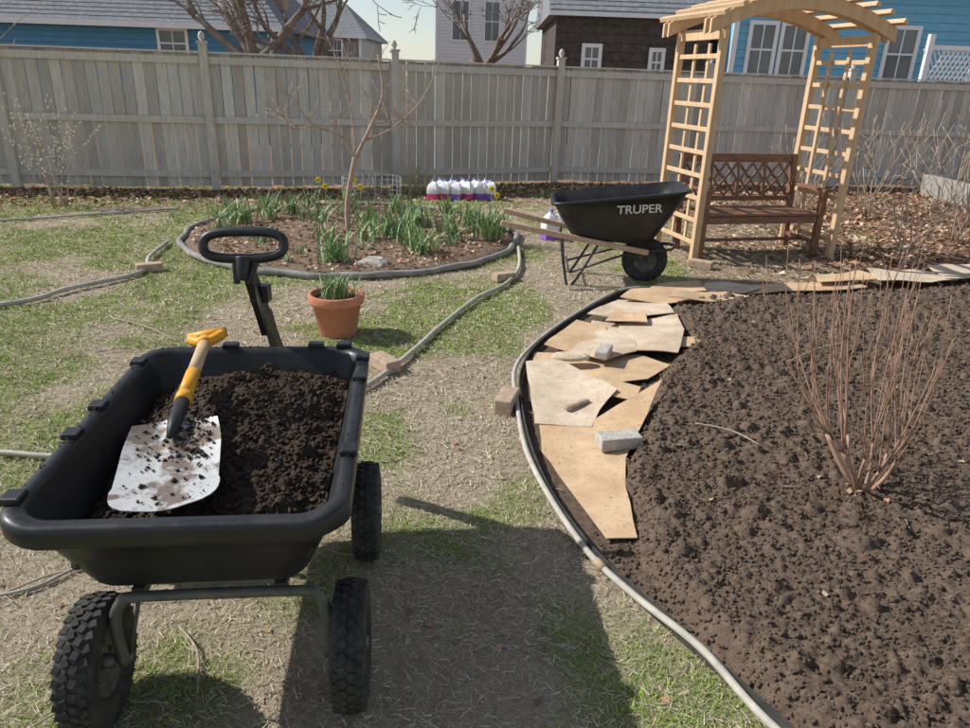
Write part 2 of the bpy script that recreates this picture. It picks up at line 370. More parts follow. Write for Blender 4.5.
def rock(x,y,z,sx,sy,sz,m,name='rock',seed=0):
    b=B();n=12;secs=[];R=random.Random(seed)
    prof=[(.85,0),(1,.35),(.85,.75),(.55,1.0)];w=[R.uniform(.75,1.15) for _ in range(n)]
    for r,h in prof: secs.append([(x+sx*r*w[k]*math.cos(k*2*math.pi/n),y+sy*r*w[k]*math.sin(k*2*math.pi/n),z+sz*h*(1+R.uniform(-.1,.1))) for k in range(n)])
    b.loft(secs,0,False);return b.obj(name,[m],bevel=.01)
rock(-1.0,6.2,0,.17,.11,.09,m_conc,seed=3)
# ---------------------------------------------------------------- cardboard
def cardmat(name,c1,c2):
    t=NT(name);f=t.noise(5,5,.6);col=t.ramp(f,[(.35,c1),(.65,c2)])
    st=t.noise(3,4,.7);col=t.mix(t.ramp(st,[(.48,0.),(.66,.45)]),col,(.35,.245,.155))
    sp_=t.noise(60,3,.7);t.col(t.mix(t.ramp(sp_,[(.60,0.),(.66,.6)]),col,(.14,.1,.07)))
    t.b.inputs['Roughness'].default_value=.9;t.b.inputs['Specular IOR Level'].default_value=.15;t.bump(t.noise(12,5,.6),.35,.012);return t.m
m_kraft=cardmat('kraft_cardboard',(.55,.365,.21),(.70,.50,.31));m_cgrey=cardmat('weathered_cardboard',(.54,.42,.30),(.72,.59,.44))
def card(poly,z,m,name='cardboard_sheet',seed=0,tilt=(0,0),amp=.035):
    R=random.Random(seed);pp=[]
    cx_=sum(p[0] for p in poly)/len(poly);cy_=sum(p[1] for p in poly)/len(poly)
    for i in range(len(poly)):
        a=Vector(poly[i]);c_=Vector(poly[(i+1)%len(poly)]);L_=(c_-a).length;k=max(1,int(L_/.1));nrm=Vector((-(c_-a).y,(c_-a).x))/max(L_,1e-6)
        for j in range(k): pp.append(a+(c_-a)*j/k+nrm*R.gauss(0,.003)*(j>0))
    bm=bmesh.new();f=bm.faces.new([bm.verts.new((p.x,p.y,0)) for p in pp])
    bmesh.ops.triangulate(bm,faces=bm.faces[:],quad_method='BEAUTY',ngon_method='BEAUTY')
    bmesh.ops.subdivide_edges(bm,edges=bm.edges[:],cuts=4,use_grid_fill=True)
    ox,oy=R.uniform(0,9),R.uniform(0,9)
    cre=[]
    for q in range(3):
        ca=R.uniform(0,3.14);cre.append((math.cos(ca),math.sin(ca),R.uniform(-.15,.15),R.choice((-.06,.07,.04))))
    for v in bm.verts:
        h=fbm(np.array([v.co.x*2.4+ox]),np.array([v.co.y*2.4+oy]),2)[0]
        k=sum(w_*max(0,(v.co.x-cx_)*dx+(v.co.y-cy_)*dy-cd) for dx,dy,cd,w_ in cre)
        v.co.z=z+amp*(h-.4)+k+tilt[0]*(v.co.x-cx_)+tilt[1]*(v.co.y-cy_)
        v.co.z=max(v.co.z,.02+.3*(z-.03))
    me=bpy.data.meshes.new(name);bm.normal_update();bm.to_mesh(me);bm.free()
    me.materials.append(m);o=bpy.data.objects.new(name,me);scene.collection.objects.link(o)
    for p in me.polygons:p.use_smooth=True
    s_=o.modifiers.new('s','SOLIDIFY');s_.thickness=.005;s_.offset=1
    e_=o.modifiers.new('e','EDGE_SPLIT');e_.split_angle=math.radians(35)
    return o
card([(.27,3.17),(.50,3.16),(.94,3.56),(.80,3.22),(.64,2.86),(.60,2.62),(.585,2.27),(.47,2.26),(.36,2.62),(.27,2.92)],.03,m_kraft,seed=2,amp=.02)
card([(.235,3.92),(.42,3.98),(.64,3.66),(.70,3.52),(.58,3.30),(.52,3.13),(.25,3.15)],.05,m_cgrey,seed=1)
card([(.60,3.50),(.66,3.72),(.84,3.60),(.78,3.42)],.07,m_kraft,seed=4)
card([(.26,3.86),(.30,4.20),(.95,4.18),(1.10,4.02),(.92,3.80),(.70,3.70),(.5,3.84)],.04,m_kraft,seed=6)
card([(.36,4.22),(.62,4.78),(.80,4.66),(.78,4.22),(.62,4.08)],.05,m_kraft,seed=8)
card([(.52,4.12),(.74,4.86),(1.00,4.76),(.92,4.16),(.7,4.0)],.065,m_cgrey,seed=10)
card([(.86,4.18),(.90,4.74),(1.34,4.92),(1.30,4.55),(1.16,4.12)],.08,m_cgrey,seed=12)
card([(.70,4.86),(1.0,5.38),(1.34,5.32),(1.32,4.90),(.95,4.78)],.075,m_cgrey,seed=14)
card([(.80,4.70),(.92,5.0),(1.12,4.96),(1.08,4.66)],.10,m_kraft,seed=34,amp=.05)
card([(1.0,5.3),(1.12,5.52),(1.55,5.62),(1.62,5.38),(1.3,5.2)],.06,m_kraft,seed=16)
card([(1.05,4.25),(1.10,4.44),(1.42,4.48),(1.40,4.32)],.06,m_kraft,seed=3)
card([(1.25,5.55),(1.38,5.74),(1.72,5.78),(1.72,5.55)],.065,m_kraft,seed=18)
card([(1.70,5.60),(1.82,5.96),(2.0,6.02),(2.24,5.80),(2.05,5.62)],.06,m_cgrey,seed=5)
card([(2.1,5.66),(2.2,5.92),(3.12,6.16),(3.2,5.98),(2.7,5.76)],.06,m_kraft,seed=20)
card([(2.75,5.92),(2.85,6.25),(3.3,6.38),(3.4,6.12)],.075,m_kraft,seed=7)
card([(3.3,6.02),(3.4,6.45),(4.0,6.7),(4.15,6.3),(3.8,6.1)],.07,m_cgrey,seed=22)
card([(4.0,6.25),(4.1,6.7),(4.9,6.95),(4.95,6.55)],.07,m_cgrey,seed=9)
card([(1.32,5.12),(1.40,5.34),(1.85,5.5),(2.0,5.38),(1.66,5.2)],.095,m_kraft,seed=24)
rock(.50,4.0,.07,.13,.07,.03,m_cgrey,'paper_scrap',12)
# ---------------------------------------------------------------- cart
t=NT('black_poly_plastic');f=t.noise(5,5,.6);t.col(t.ramp(f,[(.3,(.010,.010,.011)),(.7,(.024,.024,.025))]))
d1=t.noise(9,6,.75);t.l(t.ramp(d1,[(.35,.32),(.65,.55)]),t.b.inputs['Roughness']);t.b.inputs['Specular IOR Level'].default_value=.45;t.bump(t.noise(260,3,.7),.3,.0008);m_poly=t.m
m_rub=simple('tyre_rubber',(.02,.02,.02),(.075,.069,.06),18,.8,.3,120)
m_steel=simple('green_grey_steel',(.085,.09,.072),(.15,.155,.125),20,.5,.15,90,metal=.3)
m_hub=simple('wheel_rim_steel',(.08,.078,.07),(.18,.165,.14),30,.5,.1,metal=.5)
cart=empty('garden_dump_cart');CM=TR(-.69,1.37,0,6.5)
def rr(x0,x1,y0,y1,r,z,n=6,zf=None):
    o=[]
    for cx,cy,a0 in ((x1-r,y1-r,0),(x0+r,y1-r,90),(x0+r,y0+r,180),(x1-r,y0+r,270)):
        for k in range(n+1):
            a=math.radians(a0+90*k/n);X_,Y_=cx+r*math.cos(a),cy+r*math.sin(a);o.append((X_,Y_,z+(zf(X_,Y_) if zf else 0)))
    return o
zf=lambda x,y:-.014+.022*min(1,max(0,y/.25))+.014*math.exp(-((abs(x)-.36)/.05)**2)*math.exp(-(y/.1)**2)
b=B(CM)
S=[]
for z,hx,y0,y1,r,useb in [(.372,.24,.15,.92,.06,0),(.385,.262,.125,.955,.07,0),(.40,.272,.11,.97,.08,0),(.50,.315,.07,1.02,.085,0),(.598,.352,.03,1.06,.085,1),(.602,.378,.006,1.085,.09,1),(.600,.386,-.004,1.096,.095,1),(.603,.391,-.007,1.099,.095,1),(.640,.393,-.009,1.102,.095,1),(.650,.390,-.006,1.099,.095,1),(.656,.380,.002,1.090,.09,1),(.656,.362,.028,1.070,.08,1),(.650,.354,.036,1.061,.08,1),(.64,.349,.042,1.055,.08,1),(.5,.302,.085,1.005,.075,0),(.405,.262,.125,.96,.065,0)]:
    S.append(rr(-hx,hx,y0,y1,r,z,6,zf if useb else None))
b.loft(S,0,True);
b.obj('tub',[m_poly],cart)
b=B(CM)
for x_,y_ in [(-.373,.10),(-.373,.42),(-.373,.60),(-.373,.95),(.373,.3),(.373,.80),(.373,.98)]: b.box((x_,y_,.663),(.046,.05,.02))
for x_ in (-.1,.2,.3): b.box((x_,1.085,.668),(.055,.04,.024))
for x_ in (-.2,-.07,.07,.2): b.beam((x_,.145,.40),(x_,.045,.59),.02,.012)
for y_ in (.3,.5,.7,.88):
    for sx in(-1,1): b.beam((sx*.275,y_,.40),(sx*.349,y_,.59),.012,.02)
b.obj('rim_clips',[m_poly],cart,bevel=.005)
def wheel(M,c_,R_,W_,par,name='wheel'):
    b=B(M);h=W_/2;k=R_/.17
    prof=[(.088*k,-h*.72),(.1*k,-h*.9),(.13*k,-h),(.152*k,-h*.9),(.163*k,-h*.6),(.166*k,0),(.163*k,h*.6),(.152*k,h*.9),(.13*k,h),(.1*k,h*.9),(.088*k,h*.72)]
    b.lathe(prof,c_,'x',48,0,True,True)
    for i in range(34):
        a=2*math.pi*i/34
        for j,xo in enumerate((-.66,-.22,.22,.66)):
            aa=a+(math.pi/34 if j%2 else 0);rr_=(.1655 if abs(xo)<.5 else .1600)*k
            Rm=Matrix.Rotation(aa,3,'X')
            b.box(Vector(c_)+Rm@Vector((xo*h,0,rr_)),(h*.36,.018*k,.010*k),0,Rm@Matrix.Rotation(math.radians(20 if j%2 else -20),3,'Z'))
    b.lathe([(.0,-h*.3),(.03*k,-h*.35),(.06*k,-h*.1),(.078*k,-h*.5),(.092*k,-h*.78),(.094*k,-h*.6)],c_,'x',32,1)
    b.lathe([(.094*k,h*.6),(.092*k,h*.78),(.078*k,h*.5),(.06*k,h*.1),(.03*k,h*.35),(.0,h*.3)],c_,'x',32,1)
    b.lathe([(.0,-h*1.0),(.018*k,-h*1.0),(.02*k,-h*.3),(.02*k,h*.3),(.018*k,h*1.0),(0,h*1.0)],c_,'x',20,1)
    for i in range(5):
        a=2*math.pi*i/5
        for sg in(-1,1): b.lathe([(0,sg*h*.42),(.007,sg*h*.42),(.008,0)],Vector(c_)+Vector((0,math.cos(a)*.045*k,math.sin(a)*.045*k)),'x',8,1)
    return b.obj(name,[m_rub,m_hub],par)
for i,(x_,y_) in enumerate([(-.265,.10),(.375,.12),(-.31,.78),(.385,.76)]): wheel(CM,(x_,y_,.172),.172,.092,cart,'wheel_%d'%(i+1))
b=B(CM)
for y_,xl,xr in ((.11,-.20,.315),(.77,-.24,.325)):
    pts=smoothpath([(xl,y_-.01,.16),(xl-.005,y_-.01,.29),(xl+.02,y_-.01,.355),(xl+.07,y_-.01,.370),(xr-.07,y_-.01,.370),(xr-.02,y_-.01,.355),(xr+.005,y_-.01,.29),(xr,y_-.01,.16)],5);b.tube(pts,.0145,10)
    b.tube([(xl+.05,y_+.05,.37),(xl+.01,y_+.01,.18)],.006,8)
    b.tube([(xl-.04,y_,.172),(xl+.015,y_,.172)],.012,10);b.tube([(xr-.015,y_,.172),(xr+.04,y_,.172)],.012,10)
for sx in(-.15,.2): b.beam((sx,.13,.356),(sx,.95,.356),.03,.028)
b.tube([(0,.77,.34),(0,1.12,.33)],.014,10)
b.obj('frame',[m_steel],cart)
b=B()
b.beam((-.750,2.60,.36),(-.795,2.50,.78),.055,.026,0,(1,0,0));b.beam((-.795,2.495,.70),(-.835,2.43,1.00),.036,.036,0,(1,0,0))
b.beam((-.762,2.535,.60),(-.812,2.435,.93),.062,.014,0,(1,0,0));b.box((-.80,2.47,.86),(.065,.05,.06))
loop=[];ax=Vector((1,.05,.03)).normalized();up_=Vector((.0,.30,.95)).normalized();cen=Vector((-.828,2.42,1.04))
for k in range(40):
    a=2*math.pi*k/40;cx_=math.copysign(abs(math.cos(a))**.6,math.cos(a))*.135;sy=math.copysign(abs(math.sin(a))**.75,math.sin(a))*.045
    loop.append(cen+ax*cx_+up_*sy)
b.tube(loop,.0165,12,0,False,True);b.tube([cen+up_*-.04,cen+up_*-.12],[.03,.022],10)
b.tube([cen-ax*.03+up_*-.03,cen-ax*.02+up_*-.13],.012,8);b.tube([cen+ax*.05+up_*-.03,cen+ax*.02+up_*-.13],.012,8)
b.obj('pull_handle',[m_poly],cart,bevel=.003)
b=B();b.tube([(-.775,2.48,.66),(-.803,2.42,.90)],.007,8);b.obj('handle_rod',[m_hub],cart)
def pile(X,Y):
    base=.53+.10*np.exp(-(((X-.03)/.27)**2+((Y-.70)/.33)**2))+.045*np.exp(-(((X-.14)/.14)**2+((Y-.25)/.15)**2))+.06*(fbm(X*7,Y*7,3)-.5)
    base=base-.05*sst(.12,.0,Y-.05)-.05*sst(-.2,-.33,X)+.025*sst(.6,.9,Y)
    return base+clodsum(X+7,Y+3)*.85
xs_=np.arange(-.345,.346,.005);ys_=np.arange(.04,1.06,.005);X,Y=np.meshgrid(xs_,ys_);Z=pile(X,Y)
def clampxy(X,Y,Z):
    hw=.262+(Z-.4)*.35;return np.clip(X,-hw,hw),np.clip(Y,.125-(Z-.4)*.34,.96+(Z-.4)*.38)
Xc,Yc=clampxy(X,Y,Z)
ny_,nx_=X.shape;idx=np.arange(nx_*ny_).reshape(ny_,nx_);F=np.stack([idx[:-1,:-1],idx[:-1,1:],idx[1:,1:],idx[1:,:-1]],-1).reshape(-1,4)
cp=npmesh('compost_pile',np.stack([Xc.ravel(),Yc.ravel(),Z.ravel()],-1),F,4,m_soil2,None,True);cp.matrix_world=CM
x=rng.uniform(-.31,.31,9000);y=rng.uniform(.09,1.0,9000);z=pile(x,y);ok=(np.abs(x)<.25+(z-.4)*.35);x,y,z=x[ok],y[ok],z[ok]
crumbs('compost_crumbs',x,y,z,.002+.010*rng.random(len(x))**3,m_soil2,cp)
x=np.concatenate([rng.uniform(-.37,.37,60),rng.choice([-.372,.372],90)+rng.normal(0,.004,90)]);y=np.concatenate([1.08+rng.normal(0,.004,60),rng.uniform(.1,1.0,90)])
crumbs('rim_soil',x,y,np.full(len(x),.6645),.0015+.004*rng.random(len(x))**2,m_soil2,cp)
# ---------------------------------------------------------------- shovel
t=NT('shovel_blade_steel');f=t.noise(14,5,.7);f2=t.noise(7,5,.65)
t.col(t.mix(t.ramp(f2,[(.50,0.),(.57,1.)]),t.ramp(f,[(.3,(.46,.45,.43)),(.7,(.68,.67,.65))]),(.2,.155,.12)))
t.b.inputs['Metallic'].default_value=.35;t.b.inputs['Roughness'].default_value=.5;t.bump(f,.2,.003);m_blade=t.m
m_yel=simple('orange_grip',(.66,.30,.02),(.8,.38,.04),8,.45,.1)
m_wood=simple('ash_wood',(.5,.34,.19),(.66,.47,.29),6,.6,.1,60,stretch=(1,1,6))
m_blk=simple('black_collar',(.02,.02,.02),(.03,.03,.03),8,.5,0)
sh=empty('shovel')
p0=Vector((-.850,1.815,.680));p1=Vector((-.732,1.415,.640));ydir=(p0-p1).normalized();xdir=Vector((.95,.27,.04));xdir=(xdir-ydir*xdir.dot(ydir)).normalized();zdir=xdir.cross(ydir)
if zdir.z<0: zdir=-zdir;xdir=-xdir
bm=bmesh.new();Lb=.405;rows=26;cols=18;gv=[]
def bz(q,tt): return .016*q*q*(1-.6*tt)+.016*math.exp(-(q/.2)**2)*max(0,1-tt*1.6)-.010*math.sin(tt*2.9)
def hw_(tt): return (.110+.012*min(1,tt*3)) if tt<.76 else .122*max(0,1-((tt-.76)/.25)**3)**.5+.004
for i in range(rows+1):
    tt=i/rows;row=[]
    for j in range(cols+1):
        q=j/cols*2-1
        sh_off=.035*abs(q)**1.5 if tt<.2 else 0
        row.append(bm.verts.new(p0+ydir*(-tt*Lb-sh_off*(1-tt*5 if tt<.2 else 0))+xdir*(q*hw_(tt))+zdir*bz(q,tt)))
    gv.append(row)
for i in range(rows):
    for j in range(cols): bm.faces.new((gv[i][j],gv[i][j+1],gv[i+1][j+1],gv[i+1][j]))
me=bpy.data.meshes.new('blade');bm.to_mesh(me);bm.free();me.materials.append(m_blade)
for p in me.polygons:p.use_smooth=True
o=bpy.data.objects.new('blade',me);scene.collection.objects.link(o);o.parent=sh
q=o.modifiers.new('s','SOLIDIFY');q.thickness=.002
q=o.modifiers.new('e','EDGE_SPLIT');q.split_angle=math.radians(50)
b=B();g=Vector((-.950,2.33,.742));s0=p0+ydir*-.05+zdir*.020
d_=(g-s0)
b.tube([s0-d_*.12,s0,s0+d_*.2],[.008,.019,.021],14,3)
b.tube([s0+d_*.2,s0+d_*.27],[.0235,.0235],14,0)
b.tube([s0+d_*.27,s0+d_*.52],[.0215,.0215],14,0)
b.tube([s0+d_*.52,s0+d_*.9],[.0195,.019],14,1)
side=Vector((.96,.22,.16)).normalized()
b.tube([s0+d_*.88,s0+d_*.93],[.024,.024],14,0)
for sg in(-1,1): b.tube(smoothpath([s0+d_*.9,s0+d_*.94+side*sg*.03,s0+d_*1.0+side*sg*.056],4),[.018]*8+[.014],10,0)
b.tube([s0+d_*1.01-side*.064,s0+d_*1.012,s0+d_*1.01+side*.064],[.017,.019,.017],14,0)
b.obj('shaft_and_grip',[m_yel,m_wood,m_steel,m_blk],sh)
n=420;R=np.random.default_rng(5);q=R.uniform(-.92,.92,n);tt=R.random(n)**1.3;k=R.random(n)<.55;q[k]=np.clip(.5+R.normal(0,.25,k.sum()),-.9,.92);tt[k]=R.random(k.sum())*.5
P=np.array([list(p0-ydir*(float(t_)*Lb*.93+.012)+xdir*(float(q_)*hw_(float(t_))*.92)+zdir*(bz(float(q_),float(t_))+.003)) for q_,t_ in zip(q,tt)])
crumbs('blade_soil',P[:,0],P[:,1],P[:,2],.0015+.008*R.random(n)**3,m_soil2,sh)
# ---------------------------------------------------------------- wheelbarrow
wb=empty('wheelbarrow');WM=TR(1.32,6.08,0,-3)
b=B(WM)
def q4(z0,xa,xb,hy,r,zs): return rr(xa,xb,-hy,hy,r,z0,5,lambda X_,Y_:zs*(X_+.3))
Sx=[q4(.36,-.60,-.04,.17,.05,-.05),q4(.38,-.63,.0,.2,.07,-.04),q4(.42,-.66,.04,.22,.08,-.02),q4(.58,-.74,.15,.27,.09,.06),q4(.72,-.80,.24,.31,.1,.13),q4(.722,-.825,.268,.33,.11,.13),q4(.742,-.825,.268,.33,.11,.13),q4(.744,-.80,.24,.31,.1,.13),q4(.6,-.74,.14,.265,.09,.06),q4(.44,-.66,.03,.21,.07,-.02),q4(.39,-.60,-.04,.16,.05,-.04)]
b.loft(Sx,0,True);b.obj('tub',[m_poly],wb)
b=B(WM)
for sg in(-1,1): b.beam((-1.22,sg*.30,.50),(.0,sg*.14,.28),.035,.045)
b.beam((-.48,-.22,.355),(-.48,.22,.355),.04,.03)
b.obj('wooden_handles',[simple('barrow_wood',(.42,.28,.18),(.58,.42,.3),8,.7,.2,50,stretch=(8,1,1))],wb,bevel=.005)
wM=WM@Matrix.Rotation(math.radians(90),4,'Z')
wheel(wM,(0,0,.19),.19,.085,wb)
b=B(WM)
for sg in(-1,1):
    b.tube(smoothpath([(-.72,sg*.22,.40),(-.66,sg*.22,.02),(-.60,sg*.22,.012),(-.42,sg*.2,.34)],5),.011,8)
    b.tube([(-.64,sg*.22,.10),(-.1,sg*.13,.29)],.009,8)
    b.beam((.0,sg*.075,.28),(.0,sg*.065,.19),.03,.012)
b.tube([(-.65,-.22,.13),(-.65,.22,.13)],.008,8);b.tube([(0,-.09,.19),(0,.09,.19)],.01,8)
b.tube(smoothpath([(0,-.14,.29),(.18,-.12,.31),(.23,0,.32),(.18,.12,.31),(0,.14,.29)],5),.012,8)
b.obj('legs_and_bracket',[simple('barrow_steel',(.04,.04,.04),(.08,.08,.08),20,.5,0,metal=.3)],wb)
fc=bpy.data.curves.new('tub_lettering','FONT');fc.body='TRUPER';fc.size=.10;fc.extrude=.001;fc.align_x='CENTER';fc.align_y='CENTER';fc.offset=.0015
fo=bpy.data.objects.new('tub_lettering',fc);scene.collection.objects.link(fo)
m_let=simple('white_lettering',(.55,.55,.53),(.65,.65,.63),10,.6,0);fc.materials.append(m_let)
xv=Vector((1,0,.09)).normalized();upv=Vector((0,-.04,.14)).normalized();upv=(upv-xv*upv.dot(xv)).normalized();nz=xv.cross(upv)
fo.matrix_world=WM@(Matrix.Translation(Vector((-.13,-.300,.655)))@Matrix((xv,upv,nz)).transposed().to_4x4());fo.parent=wb
# ---------------------------------------------------------------- pot
m_terra=simple('terracotta',(.46,.17,.095),(.60,.26,.16),9,.8,.15)
def strapleaves(b,x,y,z,n,l0,l1,spread,wd,mi=0,R=random):
    for i in range(n):
        a=R.uniform(0,6.28);l=R.uniform(l0,l1);sp=R.uniform(.1,1)*spread;px,py=x+R.gauss(0,spread*.25),y+R.gauss(0,spread*.25)
        tw=a+R.uniform(-.8,.8)+1.57;wx,wy=math.cos(tw)*wd/2,math.sin(tw)*wd/2;vs=[]
        for k,tt in enumerate((0,.35,.7,1)):
            hor=sp*tt**1.8;hz=l*(tt-.22*tt**3*(sp/spread));wk=(1,1.05,.8,.1)[k]
            cx,cy=px+math.cos(a)*hor,py+math.sin(a)*hor
            vs+= [(cx-wx*wk,cy-wy*wk,z+hz),(cx+wx*wk,cy+wy*wk,z+hz)]
        b.add(vs,[(0,1,3,2),(2,3,5,4),(4,5,7,6)],mi if R.random()<.75 else mi+1,True)
m_dg=simple('daffodil_leaf',(.15,.26,.10),(.26,.40,.17),12,.5,0);m_dg2=simple('daffodil_leaf_light',(.34,.42,.17),(.48,.52,.26),12,.6,0)
m_yf=simple('yellow_petal',(.85,.66,.03),(.9,.72,.06),8,.6,0)
b=B(TR(-.965,4.48));b.lathe([(0,0),(.115,0),(.12,.01),(.155,.215),(.172,.215),(.175,.225),(.178,.27),(.174,.275),(.158,.275),(.152,.22)],(0,0,0),'z',40)
b.obj('terracotta_pot',[m_terra])
b=B(TR(-.965,4.48));b.lathe([(0,.245),(.08,.248),(.153,.235)],(0,0,0),'z',24,2);R=random.Random(2);strapleaves(b,0,0,.24,130,.07,.21,.16,.009,0,R)
b.obj('potted_plant',[m_dg,m_dg2,m_soil2])
# ---------------------------------------------------------------- round flower bed
b=B();n=64;secs=[]
for r,z in ((0,.05),(.5,.055),(.9,.04),(1.0,.02),(1.0,-.02)): secs.append([(CC[0]+CR[0]*r*math.cos(2*math.pi*k/n),CC[1]+CR[1]*r*math.sin(2*math.pi*k/n),z) for k in range(n)])
b.loft(secs[1:],0,True,cap0=False,cap1=False);b.add([ (CC[0],CC[1],.057)]+secs[1],[(0,1+k,1+(k+1)%n) for k in range(n)],0,True)
b.obj('flower_bed',[simple('bark_mulch',(.12,.08,.055),(.36,.25,.17),28,.95,.9,70,.02)])
b=B();ring=[(CC[0]+CR[0]*math.cos(2*math.pi*k/90)*(1+.012*math.sin(k*1.13)),CC[1]+CR[1]*math.sin(2*math.pi*k/90)*(1+.01*math.cos(k*1.5)),.030+.006*math.sin(k*.9)) for k in range(90)]
b.tube(ring,[.029+.004*math.sin(k*2.2) for k in range(90)],10,0,False,True)
b.obj('flower_bed_edging',[simple('grey_edging',(.18,.17,.155),(.38,.36,.33),10,.9,.6,40)])
R=random.Random(11)
spots=[(-2.65,7.75,40,.30),(-2.3,8.4,36,.28),(-2.9,8.1,26,.24),(-1.0,7.3,46,.32),(-1.25,7.75,40,.32),(-.75,7.9,40,.32),(-.62,6.65,46,.28),(.02,7.35,54,.34),(-.2,8.1,30,.27),(-1.35,6.25,50,.28),(-1.6,7.0,24,.22),(-1.75,8.9,28,.27),(-.5,8.8,30,.25),(-1.1,8.6,30,.28),(-.35,7.2,20,.22),(-2.2,6.9,18,.18),(-2.6,8.6,30,.26),(-1.2,7.1,34,.26),(-.9,8.2,30,.28),(-.1,7.7,30,.28),(-2.75,7.4,24,.24),(-2.2,8.9,26,.26),(-.85,7.55,34,.3),(-1.9,8.0,26,.24),(-.45,7.6,30,.28),(.1,7.9,26,.26),(-2.45,8.05,30,.28),(-.8,7.0,26,.22)]
for (x,y,n,l) in spots:
    b=B();l*=1.18;strapleaves(b,x,y,.04,int(n*1.2),l*.45,l,.24,.016,0,R);b.obj('daffodil_plant',[m_dg,m_dg2])
b=B();R=random.Random(77)
for i in range(30):
    a=R.uniform(0,6.28);r=math.sqrt(R.random())*.9;x=CC[0]+CR[0]*r*math.cos(a);y=CC[1]+CR[1]*r*math.sin(a)
    strapleaves(b,x,y,.04,14,.05,.14,.10,.010,0,R)
b.obj('low_seedlings',[m_dg,simple('straw_tuft',(.42,.34,.2),(.55,.46,.3),9,.8,0)])
def flower(b,x,y,z,h):
    b.tube([(x,y,z),(x+.01,y,z+h)],.004,5,1)
    for k in range(6):
        a=k*math.pi/3;c_=Vector((x+.01,y-.012,z+h));d=Vector((math.cos(a),-.25,math.sin(a)));e_=Vector((-math.sin(a),0,math.cos(a)))
        b.add([c_,c_+d*.022+e_*.014,c_+d*.045,c_+d*.022-e_*.014],[(0,1,2,3)],0)
    b.lathe([(.008,0),(.012,-.02),(.017,-.035)],(x+.01,y-.012,z+h),'y',10,0)
for x,y in ((-2.0,8.55),(-1.6,8.6),(.0,8.3)): 
    b=B();flower(b,x,y,.04,.38);flower(b,x+.06,y+.08,.04,.3);b.obj('daffodil_flower',[m_yf,m_dg])
m_wire=simple('galvanised_wire',(.3,.3,.3),(.42,.42,.4),10,.5,0,metal=.5)
b=B(TR(-1.45,9.0))
for k in range(28):
    a=2*math.pi*k/28;b.tube([(.36*math.cos(a),.3*math.sin(a),.02),(.36*math.cos(a),.3*math.sin(a),.42)],.0018,4)
for z in np.arange(.05,.44,.06): b.tube([(.36*math.cos(2*math.pi*k/28),.3*math.sin(2*math.pi*k/28),z) for k in range(28)],.0018,4,0,False,True)
b.obj('wire_cage',[m_wire])
# ---------------------------------------------------------------- jugs
m_jug=simple('milky_plastic',(.76,.76,.78),(.84,.84,.86),6,.35,0);m_pur=simple('purple_label',(.24,.10,.45),(.32,.16,.55),6,.4,0);m_red=simple('magenta_label',(.6,.05,.18),(.7,.08,.25),6,.4,0);m_cap=simple('blue_cap',(.12,.16,.5),(.16,.2,.6),6,.4,0)
def jug(x,y,a,low,name='milk_jug',k=1.):
    b=B(TR(x,y,0,a)@Matrix.Scale(k,4));h=.072
    S=[rr(-h,h,-h,h,.02,z,3) for z in (.0,.085)];b.loft(S,1,True)
    S=[rr(-h*q_,h*q_,-h*q_,h*q_,.02*q_,z,3) for q_,z in ((.985,.085),(1,.09),(1,.15),(.95,.17),(.7,.205),(.35,.235),(.26,.24),(.26,.255))];b.loft(S,0,True)
    b.lathe([(0,.272),(.02,.272),(.021,.253)],(0,0,0),'z',14,2)
    b.tube(smoothpath([(.02,-.02,.235),(.055,-.055,.22),(.07,-.07,.17),(.066,-.066,.13)],4),.011,8,0)
    b.obj(name,[m_jug,low,m_cap])
for i in range(6): jug(-.78+i*.155,10.02+.04*i+.03*math.sin(i*2),random.uniform(-30,30),m_red if i in(0,1,3) else m_pur)
for i in range(5): jug(-.70+i*.155,10.18+.04*i,random.uniform(-30,30),m_pur)
jug(.64,7.7,20,m_pur,k=1.15)
# ---------------------------------------------------------------- arbor
t=NT('cedar_lumber');v=t.mapped((1,1,.12));f=t.noise(22,5,.65,v);f2=t.noise(2.5,3,.5)
t.col(t.mix(t.ramp(f2,[(.4,0.),(.6,.5)]),t.ramp(f,[(.3,(.52,.34,.19)),(.7,(.72,.51,.31))]),(.62,.42,.24)));t.b.inputs['Roughness'].default_value=.75;t.bump(f,.2,.003);m_cedar=t.m
AM=TR(1.95,6.86,0,14);W_=1.50;D_=.78
b=B(AM)
for x_ in (0,W_):
    for y_ in (0,D_): b.box((x_,y_,1.035),(.062,.062,2.07))
    for z_ in np.arange(.18,2.0,.205): b.box((x_,D_/2,z_),(.022,D_-.064,.04))
    for y_ in (D_*.33,D_*.66): b.box((x_+(.024 if x_==0 else -.024),y_,1.03),(.02,.04,1.8))
    b.box((x_,D_/2,2.0),(.04,D_+.1,.09))
OV=.17
def az_(x): return 2.06+.23*(1-((x-W_/2)/(W_/2+OV))**2)
for y_ in (-.05,D_+.05,.05,D_-.05):
    N=20;xs2=[-OV+(W_+2*OV)*i/N for i in range(N+1)];vs=[]
    for x_ in xs2: 
        z_=az_(x_)
        for dy in(-.018,.018): vs+= [(x_,y_+dy,z_-.075),(x_,y_+dy,z_+.045)]
    fs=[]
    for i in range(N):
        o_=i*4;fs+= [(o_,o_+4,o_+5,o_+1),(o_+2,o_+3,o_+7,o_+6),(o_,o_+2,o_+6,o_+4),(o_+1,o_+5,o_+7,o_+3)]
    fs+= [(0,1,3,2),(N*4,N*4+2,N*4+3,N*4+1)]
    b.add(vs,fs,0)
for i in range(12):
    x_=-OV+.05+(W_+2*OV-.1)*i/11;sl=-2*.23*(x_-W_/2)/(W_/2+OV)**2
    b.box((x_,D_/2,az_(x_)+.068),(.05,D_+.42,.04),0,Matrix.Rotation(-math.atan(sl),3,'Y'))
